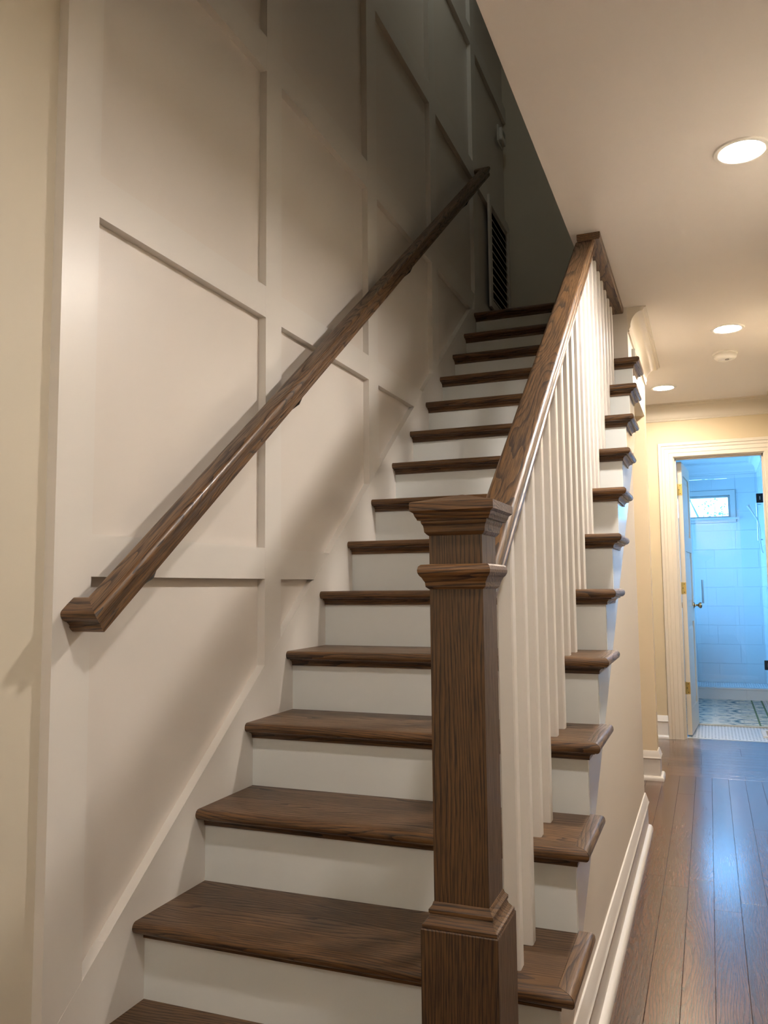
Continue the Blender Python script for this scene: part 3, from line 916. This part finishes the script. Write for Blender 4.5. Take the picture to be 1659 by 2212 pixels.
def portal(name, loc, rot, sx, sy):
    d = bpy.data.lights.new(name, 'AREA'); d.shape = 'RECTANGLE'; d.size = sx; d.size_y = sy
    d.cycles.is_portal = True
    o = bpy.data.objects.new(name, d); COL.objects.link(o); o.location = loc; o.rotation_euler = rot
portal('window_portal', ((WY0+WY1)/2, BY1 + 0.12, (WZ0+WZ1)/2), (math.radians(-90), 0, 0), WY1-WY0, WZ1-WZ0)
portal('window_portal', (BX0 - 0.09, (V0+V1)/2, (U0+U1)/2), (0, math.radians(-90), 0), U1-U0, V1-V0)

portal('window_portal', (BX1 + 0.11, (P0+P1)/2, (Q0+Q1)/2), (0, math.radians(90), 0), Q1-Q0, P1-P0)

# ---- garden tree beyond the shower window
tr = tag(empty('garden_tree', (1.35, 12.6, 0.0)), 'leafy garden tree seen through the small shower window', 'tree')
BARK = plain('bark', (0.05, 0.06, 0.05), 0.9); LEAF = plain('leaf_green', (0.035, 0.10, 0.05), 0.7)
keep(MB().tube([(1.42, 12.6, -0.3), (1.38, 12.6, 1.2), (1.18, 12.62, 2.22), (1.08, 12.6, 2.46), (1.0, 12.6, 3.0)], [0.05, 0.035, 0.016, 0.009, 0.005], 8).build('tree_trunk', BARK), tr)
rl = random.Random(5)
lv = MB()
for cx_, cz_, n_, sp in ((1.31, 2.38, 12, 0.05), (1.50, 2.25, 22, 0.05), (1.58, 2.36, 7, 0.04), (1.36, 2.27, 7, 0.05), (1.45, 2.48, 5, 0.06)):
    keep(MB().tube([(1.37, 12.6, 1.25), ((1.37+cx_)/2, 12.6, cz_ - 0.35), (cx_, 12.58, cz_ + 0.02)], [0.012, 0.007, 0.003], 6).build('branch', BARK), tr)
    for _ in range(n_):
        x, y, zz = cx_ + rl.gauss(0, sp), 12.6 + rl.gauss(0, 0.06), cz_ + rl.gauss(0, sp*0.5)
        a = rl.random()*6.28; u = Vector((math.cos(a), 0.3, math.sin(a)))*0.022; w_ = Vector((-math.sin(a), 0.2, math.cos(a)))*0.010
        c0 = Vector((x, y, zz)); i = len(lv.v)
        lv.v += [tuple(c0 - u), tuple(c0 + w_), tuple(c0 + u), tuple(c0 - w_)]
        lv.f.append((i, i+1, i+2, i+3))
fo = keep(lv.build('foliage', LEAF), tr); fo['kind'] = 'stuff'

# ---- shower curb, glass, fittings, rug
cu = tag(empty('shower_curb', (1.2, YS, 0.0)), 'low tiled shower curb behind the patterned rug', 'curb')
keep(B(BX0 + 0.001, SX - 0.001, YS + 0.008, YS + 0.12, -0.002, 0.098).build('core', GROUT), cu)
for i in range(-3, 3):
    xa, xb = 1.340 + 0.262*i, 1.340 + 0.262*(i+1)
    xa, xb = max(xa, BX0 + 0.001), min(xb, SX - 0.001)
    if xb - xa > 0.02: keep(B(xa + 0.0015, xb - 0.0015, YS - 0.002, YS + 0.008, 0.0, 0.098, ch=0.001).build('tile', TILE), cu)
keep(B(BX0 + 0.001, SX - 0.001, YS - 0.010, YS + 0.125, 0.098, 0.116, ch=0.003).build('cap_slab', TILE), cu)
YG = YS + 0.06
sh = tag(empty('shower_screen', (SX - 0.34, YG, 0.12)), 'frameless glass shower door with a vertical pull handle', 'shower door')
keep(B(1.165, SX - 0.018, YG, YG + 0.01, 0.125, 2.25).build('glass_panel', SHGLASS), sh)
hb = MB()
hb.tube([(1.232, YG - 0.045, 0.965), (1.232, YG - 0.045, 1.205)], 0.010, 12)
hb.tube([(1.232, YG - 0.045, 0.985), (1.232, YG + 0.002, 0.985)], 0.008, 10); hb.tube([(1.232, YG - 0.045, 1.185), (1.232, YG + 0.002, 1.185)], 0.008, 10)
keep(hb.build('pull_handle', NICKEL, smooth=50), sh)
for z in (0.345, 2.03):
    hm = MB()
    hm.box(SX - 0.080, SX - 0.012, YG - 0.012, YG + 0.022, z - 0.047, z + 0.047, ch=0.003)
    hm.box(SX - 0.020, SX - 0.0, YG - 0.016, YG + 0.026, z - 0.030, z + 0.030, ch=0.003)
    q = keep(hm.build('glass_hinge', DARKM), sh)
    keep(B(SX - 0.050, SX - 0.042, YG - 0.0135, YG - 0.0118, z - 0.018, z + 0.018).build('hinge_pin', NICKEL), sh)
sp = tag(empty('shower_glazing', (0.8, YG, 0.12)), 'fixed clear glass shower panel mostly behind the open white door', 'glass panel')
keep(B(BX0 + 0.001, 1.16, YG, YG + 0.01, 0.118, 2.25).build('glass_panel', SHGLASS), sp)
hs = tag(empty('hand_shower', (SX - 0.05, 8.5, 1.6)), 'slim white hand shower on its rail at the right shower wall', 'shower')
keep(MB().tube([(SX - 0.05, 8.5, 1.62), (SX - 0.05, 8.5, 2.02)], 0.009, 10).build('slide_bar', NICKEL, smooth=50), hs)
for z in (1.63, 2.01): keep(MB().tube([(SX - 0.05, 8.5, z), (SX - 0.0101, 8.5, z)], 0.008, 8).build('bar_mount', NICKEL, smooth=50), hs)
keep(MB().tube([(SX - 0.05, 8.49, 1.84), (SX - 0.10, 8.44, 1.93), (SX - 0.14, 8.41, 2.0)], [0.011, 0.012, 0.02], 10).build('spray_head', PLASTIC, smooth=50), hs)
keep(MB().tube([(SX - 0.048, 8.48, 1.84), (SX - 0.03, 8.46, 1.72), (SX - 0.035, 8.46, 1.60), (SX - 0.02, 8.49, 1.50), (SX - 0.009, 8.5, 1.49)], 0.007, 8).build('hose', PLASTIC, smooth=50), hs)

def rug_mat():
    mt, n, l, b = nmat('rug_weave')
    tc = n.new('ShaderNodeTexCoord')
    mp = n.new('ShaderNodeMapping'); mp.inputs['Scale'].default_value = (4.2, 9.0, 1.0)
    l.new(tc.outputs['Object'], mp.inputs['Vector'])
    # mirrored across the middle, as woven medallions are
    sp_ = n.new('ShaderNodeSeparateXYZ'); l.new(mp.outputs[0], sp_.inputs[0])
    ab = n.new('ShaderNodeMath'); ab.operation = 'ABSOLUTE'; l.new(sp_.outputs[0], ab.inputs[0])
    pp = n.new('ShaderNodeMath'); pp.operation = 'PINGPONG'; pp.inputs[1].default_value = 2.7; l.new(sp_.outputs[1], pp.inputs[0])
    cbn = n.new('ShaderNodeCombineXYZ'); l.new(ab.outputs[0], cbn.inputs[0]); l.new(pp.outputs[0], cbn.inputs[1])
    n1 = n.new('ShaderNodeTexNoise'); n1.inputs['Scale'].default_value = 1.3; n1.inputs['Detail'].default_value = 4; n1.inputs['Distortion'].default_value = 1.2
    l.new(cbn.outputs[0], n1.inputs['Vector'])
    r = n.new('ShaderNodeValToRGB'); e = r.color_ramp.elements
    r.color_ramp.interpolation = 'CONSTANT'
    e[0].position = 0.0; e[0].color = (0.09, 0.20, 0.28, 1)
    e[1].position = 0.40; e[1].color = (0.40, 0.50, 0.52, 1)
    e.new(0.46).color = (0.74, 0.74, 0.68, 1)
    e.new(0.56).color = (0.24, 0.38, 0.32, 1)
    e.new(0.61).color = (0.60, 0.61, 0.56, 1)
    l.new(n1.outputs['Fac'], r.inputs[0]); l.new(r.outputs[0], b.inputs['Base Color'])
    b.inputs['Roughness'].default_value = 0.95
    return mt
rug = tag(empty('bath_rug', (1.30, 7.08, 0.0)), 'patterned blue and cream rug with green border lines on the mosaic floor', 'rug')
q = B(-0.33, 0.33, -0.80, 0.80, 0.0, 0.008).build('field', rug_mat()); q.parent = rug
q = B(-0.44, -0.345, -0.80, 0.80, 0.0, 0.008).build('side_border', rug_mat()); q.parent = rug
q = B(0.345, 0.42, -0.80, 0.80, 0.0, 0.008).build('side_border', rug_mat()); q.parent = rug
GRN = plain('rug_green', (0.13, 0.22, 0.13), 0.95)
gl = MB()
for a, b in ((-0.345, -0.33), (0.33, 0.345), (0.42, 0.436)): gl.box(a, b, -0.80, 0.80, 0.0, 0.0085)
q = gl.build('border_line', GRN); q.parent = rug
q = B(-0.44, 0.436, -0.825, -0.80, 0.0, 0.008).build('binding', plain('rug_cream', (0.55, 0.55, 0.5), 0.95)); q.parent = rug
rg = tag(empty('floor_register', (1.72, 5.95, 0.0)), 'white framed floor register set on the mosaic floor beside the rug', 'vent')
f = MB(); f.box(-0.09, -0.06, -0.15, 0.15, -0.001, 0.008); f.box(0.06, 0.09, -0.15, 0.15, -0.001, 0.008); f.box(-0.06, 0.06, -0.15, -0.12, -0.001, 0.008); f.box(-0.06, 0.06, 0.12, 0.15, -0.001, 0.008)
q = f.build('frame', PLASTIC); q.parent = rg
for i in range(6):
    q = B(-0.06, 0.06, -0.115 + 0.04*i, -0.095 + 0.04*i, -0.001, 0.005).build('slat', plain('register_grey', (0.45, 0.42, 0.40), 0.5) if i == 0 else bpy.data.materials['register_grey']); q.parent = rg
